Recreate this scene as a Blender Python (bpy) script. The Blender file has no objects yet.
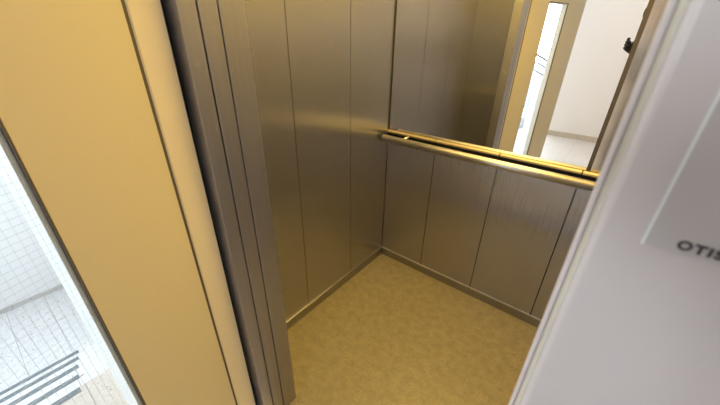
import bpy, bmesh, math, random
from mathutils import Vector, Matrix
random.seed(4)
scene = bpy.context.scene
COL = scene.collection

# ------------------------------------------------------------------ materials
def new_mat(name):
    m = bpy.data.materials.new(name); m.use_nodes = True
    nt = m.node_tree
    b = nt.nodes['Principled BSDF']
    return m, nt, b

def paint(name, col, rough=0.4, spec=0.5, bump=0.0, scale=60):
    m, nt, b = new_mat(name)
    b.inputs['Base Color'].default_value = (*col, 1)
    b.inputs['Roughness'].default_value = rough
    b.inputs['Specular IOR Level'].default_value = spec
    if bump:
        tc = nt.nodes.new('ShaderNodeTexCoord')
        n = nt.nodes.new('ShaderNodeTexNoise'); n.inputs['Scale'].default_value = scale
        n.inputs['Detail'].default_value = 4
        bp = nt.nodes.new('ShaderNodeBump'); bp.inputs['Strength'].default_value = bump
        bp.inputs['Distance'].default_value = 0.002
        nt.links.new(tc.outputs['Object'], n.inputs['Vector'])
        nt.links.new(n.outputs['Fac'], bp.inputs['Height'])
        nt.links.new(bp.outputs['Normal'], b.inputs['Normal'])
    return m

def steel(name, col, rough, aniso, tangent=(1, 1, 0), streak=0.05, smudge=0.0, broad=0.0, brough=.55, scuff=False):
    """brushed stainless steel, brush lines vertical: reflections smear sideways"""
    m, nt, b = new_mat(name)
    b.inputs['Metallic'].default_value = 1
    b.inputs['Roughness'].default_value = rough
    b.inputs['Anisotropic'].default_value = aniso
    if aniso:
        t = nt.nodes.new('ShaderNodeCombineXYZ')
        for i in range(3): t.inputs[i].default_value = tangent[i]
        nt.links.new(t.outputs[0], b.inputs['Tangent'])
    tc = nt.nodes.new('ShaderNodeTexCoord')
    mp = nt.nodes.new('ShaderNodeMapping'); mp.inputs['Scale'].default_value = (260, 260, 2.0)
    n = nt.nodes.new('ShaderNodeTexNoise'); n.inputs['Scale'].default_value = 1.0
    n.inputs['Detail'].default_value = 3
    nt.links.new(tc.outputs['Object'], mp.inputs['Vector'])
    nt.links.new(mp.outputs['Vector'], n.inputs['Vector'])
    r = nt.nodes.new('ShaderNodeValToRGB')
    r.color_ramp.elements[0].position = 0.3; r.color_ramp.elements[1].position = 0.7
    r.color_ramp.elements[0].color = (*[c*(1-streak) for c in col], 1)
    r.color_ramp.elements[1].color = (*[min(1, c*(1+streak)) for c in col], 1)
    nt.links.new(n.outputs['Fac'], r.inputs['Fac'])
    nt.links.new(r.outputs['Color'], b.inputs['Base Color'])
    if scuff:
        m3 = nt.nodes.new('ShaderNodeMapping'); m3.inputs['Scale'].default_value = (30, 30, 17); m3.inputs['Rotation'].default_value = (.5, .4, 0)
        n3 = nt.nodes.new('ShaderNodeTexNoise'); n3.inputs['Scale'].default_value = 1; n3.inputs['Detail'].default_value = 7
        r3 = nt.nodes.new('ShaderNodeMapRange'); r3.inputs['From Min'].default_value = .64; r3.inputs['From Max'].default_value = .74
        r3.inputs['To Max'].default_value = .55
        x3 = nt.nodes.new('ShaderNodeMix'); x3.data_type = 'RGBA'; x3.inputs[7].default_value = (.85, .78, .66, 1)
        nt.links.new(tc.outputs['Object'], m3.inputs['Vector']); nt.links.new(m3.outputs[0], n3.inputs['Vector'])
        nt.links.new(n3.outputs['Fac'], r3.inputs['Value']); nt.links.new(r3.outputs[0], x3.inputs[0])
        nt.links.new(r.outputs['Color'], x3.inputs[6]); nt.links.new(x3.outputs[2], b.inputs['Base Color'])
    if smudge:
        n2 = nt.nodes.new('ShaderNodeTexNoise'); n2.inputs['Scale'].default_value = 7
        n2.inputs['Detail'].default_value = 6
        mr = nt.nodes.new('ShaderNodeMapRange')
        mr.inputs['From Min'].default_value = 0.35; mr.inputs['From Max'].default_value = 0.7
        mr.inputs['To Min'].default_value = rough; mr.inputs['To Max'].default_value = rough + smudge
        nt.links.new(tc.outputs['Object'], n2.inputs['Vector'])
        nt.links.new(n2.outputs['Fac'], mr.inputs['Value'])
        nt.links.new(mr.outputs['Result'], b.inputs['Roughness'])
    if broad:                                # satin grain: a wider sheen around the sharp one
        b2 = nt.nodes.new('ShaderNodeBsdfPrincipled'); b2.inputs['Metallic'].default_value = 1
        b2.inputs['Roughness'].default_value = brough
        nt.links.new(r.outputs['Color'], b2.inputs['Base Color'])
        mx = nt.nodes.new('ShaderNodeMixShader'); mx.inputs[0].default_value = broad
        nt.links.new(b.outputs[0], mx.inputs[1]); nt.links.new(b2.outputs[0], mx.inputs[2])
        nt.links.new(mx.outputs[0], nt.nodes['Material Output'].inputs['Surface'])
    return m

def terrazzo(name, base, joint, tile, ox=0.0, oy=0.0, chips=True, wid=None):
    m, nt, b = new_mat(name)
    N = nt.nodes.new; L = nt.links.new
    tc = N('ShaderNodeTexCoord')
    mp = N('ShaderNodeMapping'); mp.inputs['Location'].default_value = (ox, oy, 0)
    L(tc.outputs['Object'], mp.inputs['Vector'])
    br = N('ShaderNodeTexBrick'); br.offset = 0.0; br.squash = 1.0
    br.inputs['Scale'].default_value = 1.0
    br.inputs['Brick Width'].default_value = wid or tile; br.inputs['Row Height'].default_value = tile
    br.inputs['Mortar Size'].default_value = 0.0018; br.inputs['Mortar Smooth'].default_value = 0.1
    br.inputs['Color1'].default_value = (*base, 1)
    br.inputs['Color2'].default_value = (*[c*0.95 for c in base], 1)
    br.inputs['Mortar'].default_value = (*joint, 1)
    L(mp.outputs['Vector'], br.inputs['Vector'])
    col = br.outputs['Color']
    n = N('ShaderNodeTexNoise'); n.inputs['Scale'].default_value = 55; n.inputs['Detail'].default_value = 5
    L(tc.outputs['Object'], n.inputs['Vector'])
    mr = N('ShaderNodeMapRange'); mr.inputs['From Min'].default_value = .3; mr.inputs['From Max'].default_value = .7
    mr.inputs['To Min'].default_value = .86; mr.inputs['To Max'].default_value = 1.06
    L(n.outputs['Fac'], mr.inputs['Value'])
    mx = N('ShaderNodeMix'); mx.data_type = 'RGBA'; mx.blend_type = 'MULTIPLY'; mx.inputs[0].default_value = 1
    L(col, mx.inputs[6]); L(mr.outputs['Result'], mx.inputs[7]); col = mx.outputs[2]
    if chips:
        for sc, thr, dark in ((38, 0.16, .42), (14, 0.11, .30)):
            v = N('ShaderNodeTexVoronoi'); v.inputs['Scale'].default_value = sc
            wn = N('ShaderNodeTexNoise'); wn.inputs['Scale'].default_value = 30
            ad = N('ShaderNodeVectorMath'); ad.operation = 'MULTIPLY_ADD'
            ad.inputs[1].default_value = (.03, .03, .03)
            L(tc.outputs['Object'], wn.inputs['Vector'])
            L(wn.outputs['Color'], ad.inputs[0]); L(tc.outputs['Object'], ad.inputs[2])
            L(ad.outputs[0], v.inputs['Vector'])
            lt = N('ShaderNodeMath'); lt.operation = 'LESS_THAN'; lt.inputs[1].default_value = thr
            L(v.outputs['Distance'], lt.inputs[0])
            sx = N('ShaderNodeSeparateColor'); L(v.outputs['Color'], sx.inputs[0])
            g = N('ShaderNodeMath'); g.operation = 'GREATER_THAN'; g.inputs[1].default_value = .55
            L(sx.outputs[0], g.inputs[0])
            ml = N('ShaderNodeMath'); ml.operation = 'MULTIPLY'; L(lt.outputs[0], ml.inputs[0]); L(g.outputs[0], ml.inputs[1])
            m2 = N('ShaderNodeMix'); m2.data_type = 'RGBA'
            L(ml.outputs[0], m2.inputs[0]); L(col, m2.inputs[6])
            m2.inputs[7].default_value = (dark, dark*.98, dark, 1); col = m2.outputs[2]
    L(col, b.inputs['Base Color'])
    b.inputs['Roughness'].default_value = 0.3
    return m

def linoleum(name):
    m, nt, b = new_mat(name)
    N = nt.nodes.new; L = nt.links.new
    tc = N('ShaderNodeTexCoord')
    n = N('ShaderNodeTexNoise'); n.inputs['Scale'].default_value = 90; n.inputs['Detail'].default_value = 6
    n.inputs['Roughness'].default_value = .7
    L(tc.outputs['Object'], n.inputs['Vector'])
    r = N('ShaderNodeValToRGB')
    e = r.color_ramp.elements
    e[0].position = .3; e[0].color = (.185, .162, .112, 1)
    e[1].position = .7; e[1].color = (.262, .232, .165, 1)
    L(n.outputs['Fac'], r.inputs['Fac'])
    n2 = N('ShaderNodeTexNoise'); n2.inputs['Scale'].default_value = 24; n2.inputs['Detail'].default_value = 6
    L(tc.outputs['Object'], n2.inputs['Vector'])
    mr = N('ShaderNodeMapRange'); mr.inputs['From Min'].default_value = .3; mr.inputs['From Max'].default_value = .7
    mr.inputs['To Min'].default_value = .84; mr.inputs['To Max'].default_value = 1.12
    L(n2.outputs['Fac'], mr.inputs['Value'])
    mx = N('ShaderNodeMix'); mx.data_type = 'RGBA'; mx.blend_type = 'MULTIPLY'; mx.inputs[0].default_value = 1
    L(r.outputs['Color'], mx.inputs[6]); L(mr.outputs['Result'], mx.inputs[7])
    L(mx.outputs[2], b.inputs['Base Color'])
    b.inputs['Roughness'].default_value = .42
    return m

def thin_glass(name, tint=(.96, .98, .98)):
    m, nt, b = new_mat(name)
    nt.nodes.remove(b)
    out = nt.nodes['Material Output']
    t = nt.nodes.new('ShaderNodeBsdfTransparent'); t.inputs[0].default_value = (*tint, 1)
    g = nt.nodes.new('ShaderNodeBsdfGlossy'); g.inputs['Roughness'].default_value = 0.02
    f = nt.nodes.new('ShaderNodeFresnel'); f.inputs['IOR'].default_value = 1.35
    mx = nt.nodes.new('ShaderNodeMixShader')
    ge = nt.nodes.new('ShaderNodeNewGeometry')
    inv = nt.nodes.new('ShaderNodeMath'); inv.operation = 'SUBTRACT'; inv.inputs[0].default_value = 1
    ml = nt.nodes.new('ShaderNodeMath'); ml.operation = 'MULTIPLY'
    nt.links.new(ge.outputs['Backfacing'], inv.inputs[1])
    nt.links.new(inv.outputs[0], ml.inputs[0]); nt.links.new(f.outputs[0], ml.inputs[1])
    nt.links.new(ml.outputs[0], mx.inputs[0]); nt.links.new(t.outputs[0], mx.inputs[1]); nt.links.new(g.outputs[0], mx.inputs[2])
    nt.links.new(mx.outputs[0], out.inputs['Surface'])
    return m

def emit(name, col, s):
    m, nt, b = new_mat(name)
    b.inputs['Base Color'].default_value = (.9, .9, .9, 1)
    b.inputs['Emission Color'].default_value = (*col, 1)
    b.inputs['Emission Strength'].default_value = s
    return m

WARM = (1.0, .65, .15)
M = {}
M['steel'] = steel('brushed_steel', (.47, .465, .50), .27, 1.0, streak=.02, broad=.27, brough=.6)
M['steel_jamb'] = steel('brushed_steel_jamb', (.46, .455, .50), .36, .85, smudge=.08, broad=.4, scuff=True)
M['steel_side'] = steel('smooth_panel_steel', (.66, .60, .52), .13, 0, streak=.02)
M['steel_rail'] = steel('polished_rail_steel', (.56, .55, .58), .42, 0, streak=.02)
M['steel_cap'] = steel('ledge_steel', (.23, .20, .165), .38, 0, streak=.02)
M['steel_base'] = steel('skirting_steel', (.36, .36, .40), .34, .8)
M['mirror'] = steel('mirror_silver', (.93, .94, .93), 0.0, 0, streak=0)
M['black'] = paint('black_gap', (.012, .011, .013), .7)
M['rubber'] = paint('dark_rubber', (.03, .028, .025), .6)
M['seal'] = paint('grey_glazing_seal', (.10, .09, .075), .6)
M['door'] = paint('cream_door_paint', (.695, .64, .48), .38, .4)
M['stop'] = paint('white_bead_paint', (.86, .87, .88), .4)
M['frame'] = paint('frame_paint', (.57, .505, .49), .16, .6)
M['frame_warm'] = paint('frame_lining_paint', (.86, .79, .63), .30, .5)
M['bronze'] = paint('dark_bronze_seal', (.055, .043, .028), .5)
M['plate'] = paint('call_plate_face', (.47, .42, .41), .45, .4)
M['plate_edge'] = paint('call_plate_edge', (.74, .76, .74), .35, .5)
M['letter'] = paint('dark_lettering', (.035, .028, .032), .5)
M['floor'] = linoleum('speckled_linoleum')
M['tile'] = terrazzo('terrazzo_tile', (.73, .67, .62), (.42, .40, .38), .305, ox=.06, oy=.07)
M['tile2'] = terrazzo('terrazzo_stair', (.86, .87, .90), (.45, .44, .45), .2625, ox=.02, oy=.095, wid=1.1)
M['skirt'] = terrazzo('terrazzo_skirting', (.60, .50, .38), (.4, .35, .3), .305, ox=.06, chips=True)
M['skirt_grey'] = terrazzo('terrazzo_skirting_grey', (.66, .645, .63), (.4, .38, .36), .305)
M['wall'] = paint('white_wall_paint', (.84, .77, .71), .8, .2, bump=.15, scale=120)
M['wallcool'] = paint('white_stair_wall_paint', (.92, .93, .95), .8, .2, bump=.15, scale=120)
M['strip'] = paint('grey_antislip_strip', (.20, .235, .26), .8)
M['glass'] = thin_glass('clear_glass')
M['wire'] = paint('glass_wire', (.66, .67, .70), .5)
M['ceil'] = paint('car_ceiling_white', (.8, .78, .7), .5)
M['rail_white'] = paint('white_railing_paint', (.72, .73, .74), .4)
M['rail_grey'] = paint('grey_railing_paint', (.34, .36, .38), .45)
M['lamp'] = emit('car_lamp_diffuser', WARM, 1.0)
M['hall_fill'] = emit('hall_fill_emitter', (1, .95, .90), 1.0)

# ------------------------------------------------------------------ mesh helpers
def box(bm, x0, y0, z0, x1, y1, z1, mi=0):
    v = [bm.verts.new((x, y, z)) for z in (z0, z1) for y in (y0, y1) for x in (x0, x1)]
    for q in ((0, 2, 3, 1), (4, 5, 7, 6), (0, 1, 5, 4), (2, 6, 7, 3), (0, 4, 6, 2), (1, 3, 7, 5)):
        f = bm.faces.new([v[i] for i in q]); f.material_index = mi
    return v

def prism(bm, pts, z0, z1, mi=0, smooth=False):
    """vertical extrusion of a closed plan outline"""
    lo = [bm.verts.new((x, y, z0)) for x, y in pts]
    hi = [bm.verts.new((x, y, z1)) for x, y in pts]
    n = len(pts)
    for i in range(n):
        f = bm.faces.new((lo[i], lo[(i+1) % n], hi[(i+1) % n], hi[i])); f.material_index = mi; f.smooth = smooth
    f = bm.faces.new(lo[::-1]); f.material_index = mi
    f = bm.faces.new(hi); f.material_index = mi

def sweep(bm, pts, x0, x1, mi=0):
    """extrusion along X of an outline in (y, z)"""
    lo = [bm.verts.new((x0, y, z)) for y, z in pts]
    hi = [bm.verts.new((x1, y, z)) for y, z in pts]
    n = len(pts)
    for i in range(n):
        f = bm.faces.new((lo[i], lo[(i+1) % n], hi[(i+1) % n], hi[i])); f.material_index = mi
    bm.faces.new(lo[::-1]).material_index = mi
    bm.faces.new(hi).material_index = mi

def tube(bm, a, b, r, seg=20, r2=None, mi=0, caps=True):
    a, b = Vector(a), Vector(b); d = (b-a).normalized()
    u = d.orthogonal().normalized(); w = d.cross(u)
    r2 = r if r2 is None else r2
    A = [bm.verts.new(a + r*(math.cos(t)*u + math.sin(t)*w)) for t in [2*math.pi*i/seg for i in range(seg)]]
    B = [bm.verts.new(b + r2*(math.cos(t)*u + math.sin(t)*w)) for t in [2*math.pi*i/seg for i in range(seg)]]
    for i in range(seg):
        f = bm.faces.new((A[i], A[(i+1) % seg], B[(i+1) % seg], B[i])); f.smooth = True; f.material_index = mi
    if caps:
        bm.faces.new(A[::-1]).material_index = mi; bm.faces.new(B).material_index = mi

def link(name, bm, mats, parent=None, bevel=0.0, label=None):
    bmesh.ops.recalc_face_normals(bm, faces=bm.faces)
    me = bpy.data.meshes.new(name); bm.to_mesh(me); bm.free()
    for m in (mats if isinstance(mats, (list, tuple)) else [mats]): me.materials.append(m)
    o = bpy.data.objects.new(name, me); COL.objects.link(o)
    if parent: o.parent = parent
    if bevel:
        md = o.modifiers.new('bevel', 'BEVEL'); md.width = bevel; md.segments = 2; md.limit_method = 'ANGLE'
    if label: o['label'] = label
    return o

def tag(o, label, cat, group=None, kind=None):
    o['label'] = label; o['category'] = cat
    if group: o['group'] = group
    if kind: o['kind'] = kind
    return o

def empty(name, loc=(0, 0, 0)):
    o = bpy.data.objects.new(name, None); COL.objects.link(o); o.location = loc
    o.empty_display_size = .05
    return o

def struct(name, bm, mats, label, cat, bevel=0.0):
    return tag(link(name, bm, mats, bevel=bevel), label, cat, kind='structure')

# ------------------------------------------------------------------ dimensions
XL, XR, YB = -1.061, .320, 1.6183          # lift car: left, right, back wall faces
YF = .50                                    # inner face of the car front returns
ZC = 2.15                                   # car ceiling
RAIL = .90
HALL_Y0, HALL_Y1 = -2.86, .22               # hall: far wall, lift-front wall
HX1 = 1.55
HZ = 2.62

# ------------------------------------------------------------------ lift car shell
def panel_wall(name, axis, face, depth, cuts, z0, z1, gap, label):
    """steel sheets with narrow open joints in front of a black backing"""
    bm = bmesh.new()
    for a, b in zip(cuts[:-1], cuts[1:]):
        a2, b2 = a + gap/2, b - gap/2
        if axis == 'y': box(bm, a2, face, z0, b2, face+depth, z1)
        else:
            lo, hi = sorted((face, face+depth)); box(bm, lo, a2, z0, hi, b2, z1)
    if axis == 'y': box(bm, cuts[0], face+depth, z0, cuts[-1], face+depth+.02, z1, 1)
    else:
        lo, hi = sorted((face+depth, face+depth+math.copysign(.02, depth))); box(bm, lo, cuts[0], z0, hi, cuts[-1], z1, 1)
    return struct(name, bm, [M['steel'], M['black']], label, 'wall')

sx = [XL, XL+.322, XL+.6696, XL+1.0205, XR]
ty = [YF, YB-.7313, YB-.3595, YB-.002]
panel_wall('wall_back', 'y', YB, .012, sx, 0, .895, .0050, 'brushed steel lower back wall panels below the mirror')
panel_wall('wall_left', 'x', XL, -.012, ty, 0, ZC, .0034, 'tall brushed steel left wall of the lift car')
panel_wall('wall_right', 'x', XR, .012, ty, 0, ZC, .0022, 'tall brushed steel right wall of the lift car')

bm = bmesh.new()
box(bm, XL-.05, YB+.034, -.03, XR+.05, YB+.06, ZC+.03)
for x0, x1 in ((XL-.05, XL-.034), (XR+.034, XR+.05)): box(bm, x0, .44, -.03, x1, YB+.034, ZC+.03)
for x0, x1 in ((XL-.034, XL-.0022), (XR+.0022, XR+.034)): box(bm, x0, YB+.0, -.03, x1, YB+.034, ZC+.03)
box(bm, XL-.05, YF-.06, -.03, -.86, YF-.036, ZC+.03); box(bm, .04, YF-.06, -.03, XR+.05, YF-.036, ZC+.03)
struct('wall_back_upper', bm, M['black'], 'backing of the car wall behind the mirror', 'wall')

bm = bmesh.new()                             # front returns and header
box(bm, XL-.012, YF-.035, 0, -.80, YF, ZC)
box(bm, .031, YF-.035, 0, XR+.012, YF, ZC)
box(bm, -.80, YF-.035, 2.05, .031, YF, ZC)
M['steel_front'] = steel('front_steel', (.47, .465, .50), .17, 1.0, streak=.02, broad=.16, brough=.6)
struct('wall_front', bm, M['steel_front'], 'brushed steel front wall of the car beside the doorway', 'wall')

bm = bmesh.new(); box(bm, XL-.03, .345, -.03, XR+.03, YB+.03, 0)
struct('floor', bm, M['floor'], 'speckled ochre linoleum floor of the lift car', 'floor')
bm = bmesh.new(); box(bm, XL-.03, .345, ZC, XR+.03, YB+.06, ZC+.03)
struct('ceiling', bm, M['ceil'], 'white ceiling of the lift car', 'ceiling')

ZS = .0577
bm = bmesh.new(); sweep(bm, [(YB, 0), (YB-.008, 0), (YB-.008, ZS-.002), (YB-.006, ZS), (YB, ZS)], XL, XR)
struct('baseboard_back', bm, M['steel_base'], 'low steel skirting along the back wall of the car', 'baseboard')
for nm, x, s in (('left', XL, 1), ('right', XR, -1)):
    bm = bmesh.new()
    lo, hi = sorted((x, x+s*.008)); box(bm, lo, YF, 0, hi, YB-.008, ZS)
    struct('baseboard_'+nm, bm, M['steel_base'], 'low steel skirting along the %s wall of the car' % nm, 'baseboard', bevel=.0015)

# capping strip between panels and mirror: slopes up and back
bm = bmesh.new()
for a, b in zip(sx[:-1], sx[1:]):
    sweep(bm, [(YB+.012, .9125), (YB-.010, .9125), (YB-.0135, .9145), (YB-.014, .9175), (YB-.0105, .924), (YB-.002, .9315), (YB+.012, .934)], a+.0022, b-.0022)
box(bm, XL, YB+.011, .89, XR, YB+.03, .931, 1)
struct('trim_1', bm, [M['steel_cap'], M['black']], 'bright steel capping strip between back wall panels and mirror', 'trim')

# mirror
mr = empty('wall_mirror', (XL+.006, YB, .934))
tag(mr, 'large frameless mirror on the back wall reflecting the hall', 'mirror')
MX = -.031 - (XL+.006)                       # mirror covers three of the four panel widths
bm = bmesh.new(); box(bm, .002, 0, 0, MX, .006, ZC-.934-.01)
link('mirror_glass', bm, M['mirror'], mr)
for x0, x1, lb in ((-.004, .002, 'thin dark strip at the left mirror edge'), (MX, MX+.0155, 'dark bronze strip at the right mirror edge')):
    bm = bmesh.new(); box(bm, x0, -.001, 0, x1, .006, ZC-.934-.01)
    link('edge_strip', bm, M['rubber'] if x0 < 0 else M['bronze'], mr, label=lb)
bm = bmesh.new(); box(bm, 0, .006, -.0, MX+.0155, .034, ZC-.934-.01)
link('back_board', bm, M['black'], mr)
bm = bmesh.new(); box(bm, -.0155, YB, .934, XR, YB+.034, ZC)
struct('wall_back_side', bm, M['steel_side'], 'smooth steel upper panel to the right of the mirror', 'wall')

# handrail
hr = empty('handrail', (XL, YB-.083, RAIL))
tag(hr, 'round polished steel handrail across the back wall', 'handrail')
RX0, RX1 = .022, XR-XL-.03
bm = bmesh.new(); tube(bm, (RX0, 0, 0), (RX1, 0, 0), .0205, 32)
link('rail', bm, M['steel_rail'], hr)
for a, b in ((RX0-.004, RX0), (RX1, RX1+.004)):
    bm = bmesh.new(); tube(bm, (a, 0, 0), (b, 0, 0), .0205, 24)
    link('end_cap', bm, M['rubber'], hr, label='black end cap')
for x in (.150, RX1-.13):
    bm = bmesh.new(); tube(bm, (x, .010, .009), (x, .083+.0105, .014), .007, 16)
    br = link('bracket', bm, M['steel_rail'], hr)
    bm = bmesh.new(); tube(bm, (x, .079, -.024), (x, .083-.0005, -.024), .0185, 20)
    link('rosette', bm, M['steel_rail'], br)

# car ceiling lamp
lamp = empty('ceiling_lamp', (-.37, 1.17, ZC))
tag(lamp, 'flush rectangular warm light in the car ceiling', 'lamp')
bm = bmesh.new()
LX, LY = .62, .42
for a in ((-LX-.02, -LY-.02, LX+.02, -LY), (-LX-.02, LY, LX+.02, LY+.02), (-LX-.02, -LY, -LX, LY), (LX, -LY, LX+.02, LY)):
    box(bm, a[0], a[1], -.03, a[2], a[3], 0)
link('lamp_frame', bm, M['steel_rail'], lamp)
bm = bmesh.new(); box(bm, -LX, -LY, -.02, LX, LY, -.005)
link('diffuser', bm, M['lamp'], lamp)

# ------------------------------------------------------------------ car doorway, left and right
# left: return edge + two retracted sliding leaves, edges one behind the other
def leafbox(name, x0, x1, y0, y1, label):
    bm = bmesh.new(); box(bm, x0, y0, .012, x1, y1, 2.05)
    return struct(name, bm, M['steel_jamb'], label, 'door', bevel=.0015)
bm = bmesh.new(); box(bm, -.80, .4355, 0, -.737, YF, 2.05)
struct('trim_2', bm, M['steel_jamb'], 'steel corner post at the left of the car doorway', 'door post', bevel=.002)
leafbox('door_2', -1.05, -.7355, .3885, .4315, 'retracted sliding car door leaf edge next to the corner post')
leafbox('door_3', -1.05, -.735, .345, .3845, 'retracted sliding car door leaf edge nearest the hall')
bm = bmesh.new(); prism(bm, [(.0110, .502), (.0085, .345), (.031, .345), (.031, .502)], 0, 2.05)
struct('trim_3', bm, M['steel_jamb'], 'steel closing post at the right of the car doorway', 'door post')
bm = bmesh.new()
box(bm, -.83, .3285, 0, -.79, .3445, 2.08)
box(bm, -.79, .3285, 2.05, .03, .3445, 2.08)
box(bm, .012, .3285, 0, .03, .3445, 2.08)
box(bm, -.80, .3845, 0, -.76, .3885, 2.05)
box(bm, -.80, .4315, 0, -.76, .4355, 2.05)
struct('trim_4', bm, M['black'], 'black shaft gap between car and hall doorway', 'trim')
bm = bmesh.new()
box(bm, -.79, .345, -.02, .03, .434, .0015)
box(bm, -.79, .20, -.02, .03, .322, .0015)
for y in (.365, .41): box(bm, -.79, y, .0015, .03, y+.004, .003)
struct('trim_5', bm, M['steel_base'], 'steel threshold of the lift doorway', 'threshold')

# ------------------------------------------------------------------ hall-side door frame
def arc(cx, cy, r, a0, a1, n=6):
    return [(cx + r*math.cos(math.radians(a0+(a1-a0)*i/n)), cy + r*math.sin(math.radians(a0+(a1-a0)*i/n))) for i in range(n+1)]
YP = .200                                    # front face of the right hand frame panel
fr = empty('trim_6', (0, 0, 0))
tag(fr, 'painted steel hall frame around the lift doorway', 'door frame', kind='structure')
bm = bmesh.new()
prism(bm, [(-.7625, .328), (-.752, .266), (-.7535, .2625), (-.757, .261), (-.86, .261), (-.86, .328)], 0, 2.07)
link('left_jamb', bm, M['frame_warm'], fr)
bm = bmesh.new()
# reveal, narrow bead, groove, rounded corner, face
pts = [(.0062, .328), (.0026, .2085)] + arc(.0045, .2075, .0021, 170, 300, 6) + [(.0062, .2085), (.0085, .2085), (.0090, .2070)]
pts += arc(.0135, .2045, .0045, 175, 270, 6) + [(.46, YP), (.46, .328)]
prism(bm, pts, 0, 2.07)
link('right_jamb', bm, M['frame'], fr)
bm = bmesh.new(); box(bm, .0060, .2072, 0, .0089, .2100, 2.06)  # cream strip colours the groove as if lit by the warm car lamp
link('groove_warm_light', bm, paint('cream_groove_light', (.66, .59, .47), .45), fr, label='thin cream strip painted as warm light in the jamb edge groove')
bm = bmesh.new(); box(bm, -.86, .215, 2.07, .46, .328, 2.24)
link('head', bm, M['frame'], fr, bevel=.002)

# call plate with raised lettering
cp = empty('call_plate', (.0300, YP, 1.3465))
tag(cp, 'metal call plate with dark lettering on the right door frame', 'call plate')
bm = bmesh.new()
W_, H_ = .085, .21
v = box(bm, .0009, -.0022, .0006, W_-.0009, .0008, H_-.0009)
link('plate', bm, M['plate'], cp)
bm = bmesh.new()
box(bm, 0, -.0016, 0, .0010, -.0001, H_)
link('edge', bm, M['plate_edge'], cp, label='bright bevelled edge')
def text(name, body, size, loc, parent, mat, sxx=1.0, bold=0.0):
    c = bpy.data.curves.new(name, 'FONT'); c.body = body; c.size = size; c.extrude = .0002; c.offset = bold; c.space_character = 1.22
    t = bpy.data.objects.new(name, c); COL.objects.link(t)
    bpy.context.view_layer.update()
    dg = bpy.context.evaluated_depsgraph_get()
    me = bpy.data.meshes.new_from_object(t.evaluated_get(dg))
    bpy.data.objects.remove(t)
    me.name = name
    me.transform(Matrix.Rotation(math.pi/2, 4, 'X') @ Matrix.Diagonal((sxx, 1, 1, 1)))
    me.materials.clear(); me.materials.append(mat)
    o = bpy.data.objects.new(name, me); COL.objects.link(o); o.parent = parent; o.location = loc
    return o
text('lettering', 'OTIS', .0066, (.0123, -.0024, .0036), cp, M['letter'], 1.0, .00030)

# ------------------------------------------------------------------ open swing door (hall side)
HP = Vector((-.749, .262, 0))
DU = Vector((.331, -.9436, 0)).normalized()
ang = math.atan2(DU.y, DU.x)
dr = empty('door_1', HP); dr.rotation_euler = (0, 0, ang)
tag(dr, 'open cream swing door with a tall wired glass panel', 'door', kind='structure')
# local: x along leaf, +y = inner face side (towards the car), thickness to -y
U1, U2, U3, TH = .2385, .508, .771, .042
Z0, Z1, G0, G1 = .012, 2.05, .22, 1.69
bm = bmesh.new()
box(bm, .0085, -TH, Z0, U1, 0, Z1); box(bm, U2, -TH, Z0, U3, 0, Z1)
box(bm, U1, -TH, Z0, U2, 0, G0); box(bm, U1, -TH, G1, U2, 0, Z1)
bmesh.ops.remove_doubles(bm, verts=bm.verts, dist=1e-5)
link('door_leaf', bm, M['door'], dr)
bm = bmesh.new()                             # glazing seal flush with the inner face
s = .0035
for b_ in ((U1, -.0065, G0, U1+s, .0005, G1), (U2-s, -.0065, G0, U2, .0005, G1), (U1, -.0065, G0, U2, .0005, G0+s), (U1, -.0065, G1-s, U2, .0005, G1)):
    box(bm, *b_)
link('glazing_seal', bm, M['seal'], dr, label='dark glazing seal')
bm = bmesh.new(); s2 = .011                  # outer glazing bead
for b_ in ((U1, -TH-.006, G0, U1+s2, -.0066, G1), (U2-s2, -TH-.006, G0, U2, -.0066, G1), (U1+s2, -TH-.006, G0, U2-s2, -.0066, G0+s2), (U1+s2, -TH-.006, G1-s2, U2-s2, -.0066, G1)):
    box(bm, *b_)
link('glazing_bead', bm, M['stop'], dr, label='white outer glazing bead')
bm = bmesh.new(); box(bm, U1+.001, -.0062, G0+.001, U2-.001, -.0015, G1-.001)
gl = link('glass_pane', bm, M['glass'], dr, label='clear wired glass')
bm = bmesh.new()
w = .00019
x = U1+.008
while x < U2: box(bm, x-w, -.0041, G0, x+w, -.0037, G1); x += .0125
z = G0+.006
while z < G1: box(bm, U1, -.0041, z-w, U2, -.0037, z+w); z += .0125
link('wire_mesh', bm, M['wire'], gl)
bm = bmesh.new()
for z in (.12, 1.82): tube(bm, (-.004, -.012, z-.05), (-.004, -.012, z+.05), .006, 12)
link('hinge', bm, M['steel_rail'], dr)
bm = bmesh.new(); box(bm, -.002, -.030, Z0, .0085, -.004, Z1)  # dark filler added so no light shows through the hinge gap
link('gap_light_block', bm, M['seal'], dr, label='dark filler added to block light in the hinge gap')
bm = bmesh.new()
tube(bm, (U3-.07, -TH-.05, .92), (U3-.07, -TH-.05, 1.22), .011, 14)
for z in (.95, 1.19): tube(bm, (U3-.07, -TH-.05, z), (U3-.07, -TH, z), .008, 12)
link('pull_handle', bm, M['steel_rail'], dr)

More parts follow.
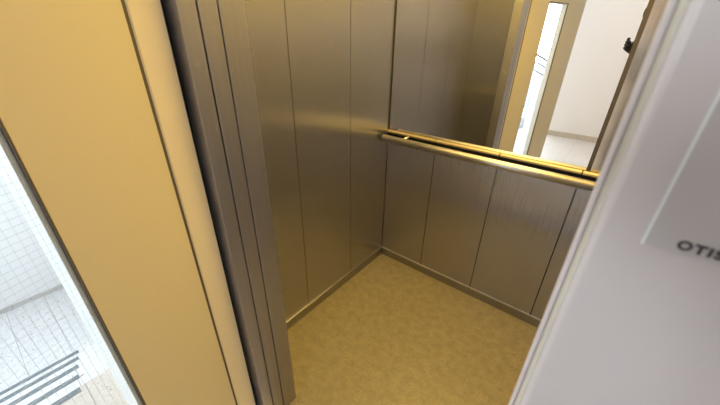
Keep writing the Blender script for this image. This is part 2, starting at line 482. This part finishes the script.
# ------------------------------------------------------------------ hall shell
SX = -1.54                                   # top edge of the flight going down
bm = bmesh.new()
box(bm, SX, HALL_Y0, -.16, HX1, .322, -.0005)
struct('floor_hall', bm, M['tile'], 'pale terrazzo tile floor of the hall', 'floor')
bm = bmesh.new()
box(bm, -4.2, HALL_Y1, -1.2, -.86, .328, HZ); box(bm, .46, HALL_Y1, -.16, HX1, .328, HZ); box(bm, -.86, HALL_Y1, 2.24, .46, .328, HZ)
struct('wall_hall_front', bm, M['wall'], 'white hall wall around the lift doorway', 'wall')
bm = bmesh.new(); box(bm, -.90, HALL_Y0-.12, -.16, HX1, HALL_Y0, HZ)
struct('wall_hall_back', bm, M['wall'], 'white hall wall facing the lift', 'wall')
bm = bmesh.new(); box(bm, HX1, HALL_Y0-.12, -.16, HX1+.12, .328, HZ)
struct('wall_hall_right', bm, M['wall'], 'white hall wall to the right of the lift', 'wall')
bm = bmesh.new(); box(bm, -4.2, -4.6, HZ, HX1+.12, .328, HZ+.1)
struct('ceiling_hall', bm, M['wall'], 'white hall ceiling', 'ceiling')
bm = bmesh.new(); box(bm, -.90, HALL_Y0, 0, HX1, HALL_Y0+.012, .078)
struct('baseboard_hall_back', bm, M['skirt'], 'beige stone skirting on the hall wall facing the lift', 'baseboard', bevel=.002)
bm = bmesh.new(); box(bm, HX1-.012, HALL_Y0+.012, 0, HX1, HALL_Y1, .078)
struct('baseboard_hall_right', bm, M['skirt'], 'beige stone skirting on the right hall wall', 'baseboard', bevel=.002)

# stairs going down to the left
RISE, GO = .17, .27
NS = 5
LZ = -RISE*NS                                # lower landing level
XE = SX - GO*(NS-1)                          # foot of the flight
XW = -3.82
stair = empty('stairs_down', (SX, 0, 0))
tag(stair, 'pale terrazzo stair flight going down beyond the glass door', 'stairs', kind='structure')
bm = bmesh.new()
for i in range(1, NS):
    z = -RISE*i
    box(bm, SX-GO*i-.0, -1.30, z-.14, SX-GO*(i-1)+.05, HALL_Y1, z)
for v_ in bm.verts: v_.co.x -= SX
link('flight', bm, M['tile2'], stair, bevel=.003)
ends = [-.091, -.086, -.078, -.068, -.058]
for i in range(NS):
    z = -RISE*i if i else -.0005
    bm = bmesh.new()
    xe = -GO*i
    box(bm, xe+.004, -1.15, z, xe+.034, ends[i], z+.0022)
    o = link('antislip_strip', bm, M['strip'], stair)
bm = bmesh.new(); box(bm, XW, HALL_Y0, LZ-.16, XE, HALL_Y1, LZ)
struct('floor_stair_landing', bm, M['tile2'], 'terrazzo stair landing below the wired glass', 'floor')
bm = bmesh.new()
WY0, WY1, WZ0, WZ1 = -2.3, -.75, .55, 2.2
box(bm, XW-.15, HALL_Y0-1.5, LZ-.16, XW, WY0, HZ); box(bm, XW-.15, WY1, LZ-.16, XW, HALL_Y1, HZ)
box(bm, XW-.15, WY0, LZ-.16, XW, WY1, WZ0); box(bm, XW-.15, WY0, WZ1, XW, WY1, HZ)
struct('wall_stair_left', bm, M['wallcool'], 'white stairwell wall beyond the landing', 'wall')
bm = bmesh.new(); box(bm, XW, HALL_Y0, LZ, XW+.012, HALL_Y1, LZ+.040)
struct('baseboard_stair_left', bm, M['skirt_grey'], 'low stone skirting along the stairwell wall', 'baseboard')
bm = bmesh.new()
VX0, VX1, VZ0, VZ1 = -2.7, -1.15, .95, 2.05
box(bm, XW-.15, -4.6, LZ-.16, VX0, -4.45, HZ); box(bm, VX1, -4.6, LZ-.16, HX1, -4.45, HZ)
box(bm, VX0, -4.6, LZ-.16, VX1, -4.45, VZ0); box(bm, VX0, -4.6, VZ1, VX1, -4.45, HZ)
struct('wall_stair_back', bm, M['wallcool'], 'white wall at the back of the stairwell', 'wall')
bm = bmesh.new(); box(bm, XW, -4.45, LZ-.16, -.90, HALL_Y0, LZ)
struct('floor_stair_back', bm, M['tile2'], 'terrazzo floor at the back of the stairwell', 'floor')
bm = bmesh.new(); box(bm, -.90, -4.45, LZ-.16, -.78, HALL_Y0-.12, HZ)
struct('wall_stair_right', bm, M['wallcool'], 'white wall closing the stairwell on the right', 'wall')

def window(name, axis, p, a0, a1, z0, z1, label):
    """frame with one mullion and a pane; axis is the wall's normal"""
    e = empty(name, (0, 0, 0)); tag(e, label, 'window', kind='structure')
    f = .05
    def bx(bm, a, za, b, zb, d0, d1):
        if axis == 'x': box(bm, p+d0, a, za, p+d1, b, zb)
        else: box(bm, a, p+d0, za, b, p+d1, zb)
    bm = bmesh.new()
    mid = (a0+a1)/2
    for q in ((a0, z0, a0+f, z1), (a1-f, z0, a1, z1), (a0, z0, a1, z0+f), (a0, z1-f, a1, z1), (mid-f/2, z0, mid+f/2, z1)):
        bx(bm, *q, -.03, .03)
    link('window_frame', bm, M['stop'], e)
    bm = bmesh.new(); bx(bm, a0+f, z0+f, mid-f/2, z1-f, -.004, .004); bx(bm, mid+f/2, z0+f, a1-f, z1-f, -.004, .004)
    link('pane', bm, M['glass'], e)
window('window_1', 'x', XW-.09, WY0, WY1, WZ0, WZ1, 'white framed daylight window in the stairwell wall')

window('window_2', 'y', -4.53, VX0, VX1, VZ0, VZ1, 'white framed daylight window at the back of the stairwell')

# flight going up at the back, seen in the mirror through the door glass
up = empty('stairs_up', (-1.25, 0, 0))
tag(up, 'terrazzo stair flight going up at the back of the hall', 'stairs', kind='structure')
bm = bmesh.new()
for i in range(6):
    box(bm, -GO*(i+1)-.02 if i < 5 else -GO*6, -4.2, RISE*i - .02 if i else 0, -GO*i, -3.05, RISE*(i+1))
link('flight', bm, M['tile2'], up, bevel=.003)
bm = bmesh.new(); box(bm, -1.6, -4.45, -.16, -.90, HALL_Y0, -.0005)
for v_ in bm.verts: v_.co.x -= -1.25
link('foot_landing', bm, M['tile2'], up)
rl = empty('stair_railing', (-1.12, -3.02, 0))
tag(rl, 'grey and white stair railing seen in the mirror through the door glass', 'railing')
bm = bmesh.new(); tube(bm, (0, 0, 0), (0, 0, 1.10), .022, 14); link('newel_post', bm, M['rail_white'], rl)
def rz(x): return -x*RISE/GO*.75
for h, r in ((1.10, .02), (1.00, .011), (.88, .011)):
    bm = bmesh.new(); tube(bm, (0, 0, h), (-1.6, 0, h+rz(-1.6)), r, 12)
    link('hand_rail' if h > 1.05 else 'cross_bar', bm, M['rail_grey'], rl)
for k in range(1, 12):
    x = -.135*k
    bm = bmesh.new(); tube(bm, (x, 0, RISE*(int(.13/GO + -x/GO))), (x, 0, .88+rz(x)), .009, 10)
    link('baluster', bm, M['rail_white'] if k % 3 else M['rail_grey'], rl)


# ------------------------------------------------------------------ photographer, partly seen in the mirror
def skin_fig(name, joints, edges, mat, parent, lv=2, root=0, label=None):
    me = bpy.data.meshes.new(name)
    me.from_pydata([j[:3] for j in joints], edges, []); me.materials.append(mat)
    o = bpy.data.objects.new(name, me); COL.objects.link(o)
    if parent: o.parent = parent
    o.modifiers.new('skin', 'SKIN').use_smooth_shade = True
    if not me.skin_vertices: me.skin_vertices.new()
    for i, j in enumerate(joints):
        rr = j[3]; me.skin_vertices[0].data[i].radius = (rr, rr) if not isinstance(rr, tuple) else rr
        me.skin_vertices[0].data[i].use_root = (i == root)
    sd = o.modifiers.new('sub', 'SUBSURF'); sd.levels = lv; sd.render_levels = lv
    if label: o['label'] = label
    return o
PO = Vector((.19, -.44, 0))
def L_(x, y, z): return (x-PO.x, y-PO.y, z)
ps = empty('person', PO)
tag(ps, 'person in dark clothes holding a camera, mostly hidden behind the right doorpost in the mirror', 'person')
M['skin'] = paint('skin', (.62, .40, .30), .5)
M['jacket'] = paint('dark_jacket', (.020, .022, .030), .8)
M['trousers'] = paint('dark_trousers', (.035, .038, .05), .8)
M['hair'] = paint('brown_hair', (.06, .04, .03), .6)
M['shoe'] = paint('black_shoe', (.02, .02, .02), .4)
M['glove'] = paint('black_glove', (.014, .015, .020), .6)
M['eye'] = paint('eye_white', (.75, .75, .75), .3)
M['cam_body'] = paint('black_camera_body', (.015, .015, .017), .5)
FD = Vector((-.62, .785, 0)); SD = Vector((.785, .62, 0))      # facing, and to the person's right
HD = Vector((.012, -.215, 1.56))                                # head centre
PEL = Vector((.19, -.43, .94)); CHE = Vector((.17, -.36, 1.22)); SHO = Vector((.155, -.335, 1.36)); NK = Vector((.09, -.285, 1.44))
lsh, rsh = SHO - SD*.165, SHO + SD*.165
lel, rel = Vector((.000, -.300, 1.12)), Vector((.315, -.10, 1.13))
lwr, rwr = Vector((-.030, -.135, 1.335)), Vector((.155, -.115, 1.405))
lhip, rhip = PEL - SD*.09, PEL + SD*.09
lkn, rkn = lhip + FD*.05 - Vector((0, 0, .43)), rhip + FD*.05 - Vector((0, 0, .43))
lan, ran = Vector((lhip.x, lhip.y, .09)), Vector((rhip.x, rhip.y, .09))
def lj(v, r): return (v.x-PO.x, v.y-PO.y, v.z, r)
J = [lj(PEL, .125), lj(CHE, .125), lj(SHO, .10), lj(NK, .052), lj(HD - Vector((0, 0, .06)) + FD*.01, .066), lj(HD + Vector((0, 0, .045)), .080), lj(HD + Vector((0, 0, .11)), .05),
     lj(lsh, .055), lj(lel, .040), lj(lwr, .026), lj(rsh, .055), lj(rel, .040), lj(rwr, .026),
     lj(lhip, .085), lj(lkn, .058), lj(lan, .036), lj(rhip, .085), lj(rkn, .058), lj(ran, .036)]
EDG = [(0, 1), (1, 2), (2, 3), (3, 4), (4, 5), (5, 6), (2, 7), (7, 8), (8, 9), (2, 10), (10, 11), (11, 12), (0, 13), (13, 14), (14, 15), (0, 16), (16, 17), (17, 18)]
body = skin_fig('body', J, EDG, M['skin'], ps)
g = .014
skin_fig('jacket', [lj(PEL, .150), lj(CHE, .145), lj(SHO, .112), lj(SHO + (NK-SHO)*.6, .07), lj(lsh, .066), lj(lel, .052), lj(lwr, .036), lj(rsh, .066), lj(rel, .052), lj(rwr, .036)],
         [(0, 1), (1, 2), (2, 3), (2, 4), (4, 5), (5, 6), (2, 7), (7, 8), (8, 9)], M['jacket'], ps, label='dark jacket')
skin_fig('trousers', [lj(PEL, .140), lj(lhip, .10), lj(lkn, .074), lj(lan, .058), lj(rhip, .10), lj(rkn, .074), lj(ran, .058)],
         [(0, 1), (1, 2), (2, 3), (0, 4), (4, 5), (5, 6)], M['trousers'], ps, label='dark trousers')
for an in (lan, ran):
    skin_fig('shoe', [lj(an - Vector((0, 0, .045)) - FD*.05, .042), lj(an - Vector((0, 0, .045)) + FD*.06, .044), lj(an - Vector((0, 0, .055)) + FD*.15, .032)],
             [(0, 1), (1, 2)], M['shoe'], ps, label='black shoe')
# hair: cap over the crown and the back of the head
hc = HD + Vector((0, 0, .055)) - FD*.014
bm = bmesh.new()
bmesh.ops.create_uvsphere(bm, u_segments=24, v_segments=16, radius=.098)
bmesh.ops.delete(bm, geom=[v for v in bm.verts if v.co.z < -.075 or (v.co.dot(FD) > .045 and v.co.z < .045)], context='VERTS')
for f in bm.faces: f.smooth = True
for v in bm.verts: v.co = v.co + Vector((hc.x-PO.x, hc.y-PO.y, hc.z))
link('hair', bm, M['hair'], ps, label='short brown hair')
def blob(name, c, r, sc, mat):
    bm = bmesh.new(); bmesh.ops.create_uvsphere(bm, u_segments=14, v_segments=10, radius=r)
    rot = Matrix.Rotation(math.atan2(FD.y, FD.x), 3, 'Z')
    for v in bm.verts:
        v.co = rot @ Vector((v.co.x*sc[0], v.co.y*sc[1], v.co.z*sc[2])) + Vector((c.x-PO.x, c.y-PO.y, c.z))
    for f in bm.faces: f.smooth = True
    link(name, bm, mat, ps)
for s_ in (-1, 1):
    blob('eye', HD + FD*.073 + SD*.030*s_ + Vector((0, 0, .018)), .012, (1, 1, .8), M['eye'])
    blob('ear', HD + SD*.078*s_ + Vector((0, 0, .005)), .026, (.6, .35, 1.1), M['skin'])
blob('nose', HD + FD*.082 - Vector((0, 0, .018)), .014, (1.2, .8, 1.3), M['skin'])
blob('mouth', HD + FD*.074 - Vector((0, 0, .055)), .020, (.35, 1, .25), paint('lips', (.5, .25, .22), .5))
# hands: palm, four curled fingers and a thumb grown as one surface
def hand(name, wr, palm, kn_dir, curl, thumb, mat, label=None):
    side = (palm-wr).normalized()
    js = [lj(wr, .022), lj(palm, .026)]; ed = [(0, 1)]
    for k in range(4):
        off = kn_dir*(.010*(k-1.5)*2)
        base = palm + side*.022 + off
        ln = (.88, 1.0, .95, .78)[k]
        p1 = base + side*.020*ln + curl*.008; p2 = p1 + side*.008*ln + curl*.022*ln; p3 = p2 - side*.010*ln + curl*.016*ln
        i = len(js); js += [lj(base, .0095), lj(p1, .009), lj(p2, .0082), lj(p3, .0075)]
        ed += [(1, i), (i, i+1), (i+1, i+2), (i+2, i+3)]
    i = len(js)
    t0 = palm - side*.004 + thumb*.024; t1 = t0 + thumb*.018 + curl*.012; t2 = t1 + curl*.022 + side*.006
    js += [lj(t0, .011), lj(t1, .0095), lj(t2, .0085)]; ed += [(1, i), (i, i+1), (i+1, i+2)]
    return skin_fig(name, js, ed, mat, ps, lv=2, label=label)
hand('glove', lwr, Vector((-.086, -.085, 1.388)), Vector((.05, .25, 1)).normalized(), SD*.9 + FD*.3, Vector((.5, -.2, .85)).normalized(), M['glove'], 'black glove')
hand('hand', rwr, Vector((.125, -.060, 1.455)), Vector((.3, -.3, .9)).normalized(), -SD, Vector((-.7, -.3, .6)).normalized(), M['skin'])

# ------------------------------------------------------------------ unseen ceiling lamp, added to light the hall
for x, y in ((.15, -1.9),):
    hl = empty('hall_fill', (x, y, HZ)); tag(hl, 'round white ceiling lamp added out of view to light the hall', 'lamp')
    bm = bmesh.new(); tube(bm, (0, 0, -.03), (0, 0, 0), .19, 32); link('fill_base', bm, M['rail_white'], hl)
    bm = bmesh.new(); tube(bm, (0, 0, -.09), (0, 0, -.03), .15, 32, r2=.18); link('fill_diffuser', bm, M['hall_fill'], hl)

# ------------------------------------------------------------------ lights
def area(name, loc, direction, sx_, sy_, power, col):
    l = bpy.data.lights.new(name, 'AREA'); l.shape = 'RECTANGLE'; l.size = sx_; l.size_y = sy_
    l.energy = power; l.color = col
    o = bpy.data.objects.new(name, l); COL.objects.link(o); o.location = loc
    o.rotation_euler = Vector(direction).to_track_quat('-Z', 'Y').to_euler()
    return o
area('car_light', (-.37, 1.17, ZC-.024), (0, 0, -1), LX*1.95, LY*1.95, 22.5, WARM)
area('hall_fill_light', (.15, -1.9, HZ-.10), (0, 0, -1), .28, .28, 8, (1, .93, .87))  # fill from the added, unseen hall lamp
area('daylight', (XW-.13, (WY0+WY1)/2, (WZ0+WZ1)/2), (1, 0, -.05), 1.45, 1.55, 34, (.84, .92, 1))
area('daylight_back', ((VX0+VX1)/2, -4.58, (VZ0+VZ1)/2), (0, 1, -.05), 1.5, 1.0, 190, (.80, .90, 1))
M['lamp'].node_tree.nodes['Principled BSDF'].inputs['Emission Strength'].default_value = 3
M['hall_fill'].node_tree.nodes['Principled BSDF'].inputs['Emission Strength'].default_value = 6

wd = bpy.data.worlds.new('world'); scene.world = wd; wd.use_nodes = True
bg = wd.node_tree.nodes['Background']
bg.inputs['Color'].default_value = (.75, .87, 1, 1); bg.inputs['Strength'].default_value = 2.0

# ------------------------------------------------------------------ camera
F, YAW, PITCH, ROLL, CH = 318.1026, -.6666, .4864, .0169, 1.4405
cy, sy, cp_, sp = math.cos(YAW), math.sin(YAW), math.cos(PITCH), math.sin(PITCH)
fw = Vector((sy*cp_, cy*cp_, -sp)); r0 = Vector((cy, -sy, 0)); u0 = r0.cross(fw)
rt = math.cos(ROLL)*r0 + math.sin(ROLL)*u0; upv = -math.sin(ROLL)*r0 + math.cos(ROLL)*u0
cam = bpy.data.cameras.new('camera'); co = bpy.data.objects.new('camera', cam); COL.objects.link(co)
mw = Matrix(((rt.x, upv.x, -fw.x, 0), (rt.y, upv.y, -fw.y, 0), (rt.z, upv.z, -fw.z, CH), (0, 0, 0, 1)))
co.matrix_world = mw
cam.sensor_width = 36; cam.sensor_fit = 'HORIZONTAL'; cam.lens = F/720*36
cam.clip_start = .01
cam.dof.use_dof = True; cam.dof.focus_distance = 1.5; cam.dof.aperture_fstop = 7.0
scene.camera = co

# the photographer's camera, behind the viewpoint
cb = empty('camera_in_hand', (0, 0, 0)); cb.matrix_world = mw
tag(cb, 'black camera held up by the person reflected in the mirror', 'camera')
bm = bmesh.new(); box(bm, -.066, -.045, .058, .070, .040, .105); box(bm, -.022, .040, .060, .022, .066, .100); box(bm, .044, -.046, .036, .072, .036, .058)
link('camera_body', bm, M['cam_body'], cb, bevel=.006)
bm = bmesh.new(); tube(bm, (0, 0, .014), (0, 0, .060), .034, 28); tube(bm, (0, 0, .026), (0, 0, .044), .0362, 28)
link('lens', bm, M['cam_body'], cb)

scene.view_settings.view_transform = 'Standard'
scene.view_settings.look = 'None'
scene.view_settings.gamma = 1
scene.view_settings.exposure = 0.0
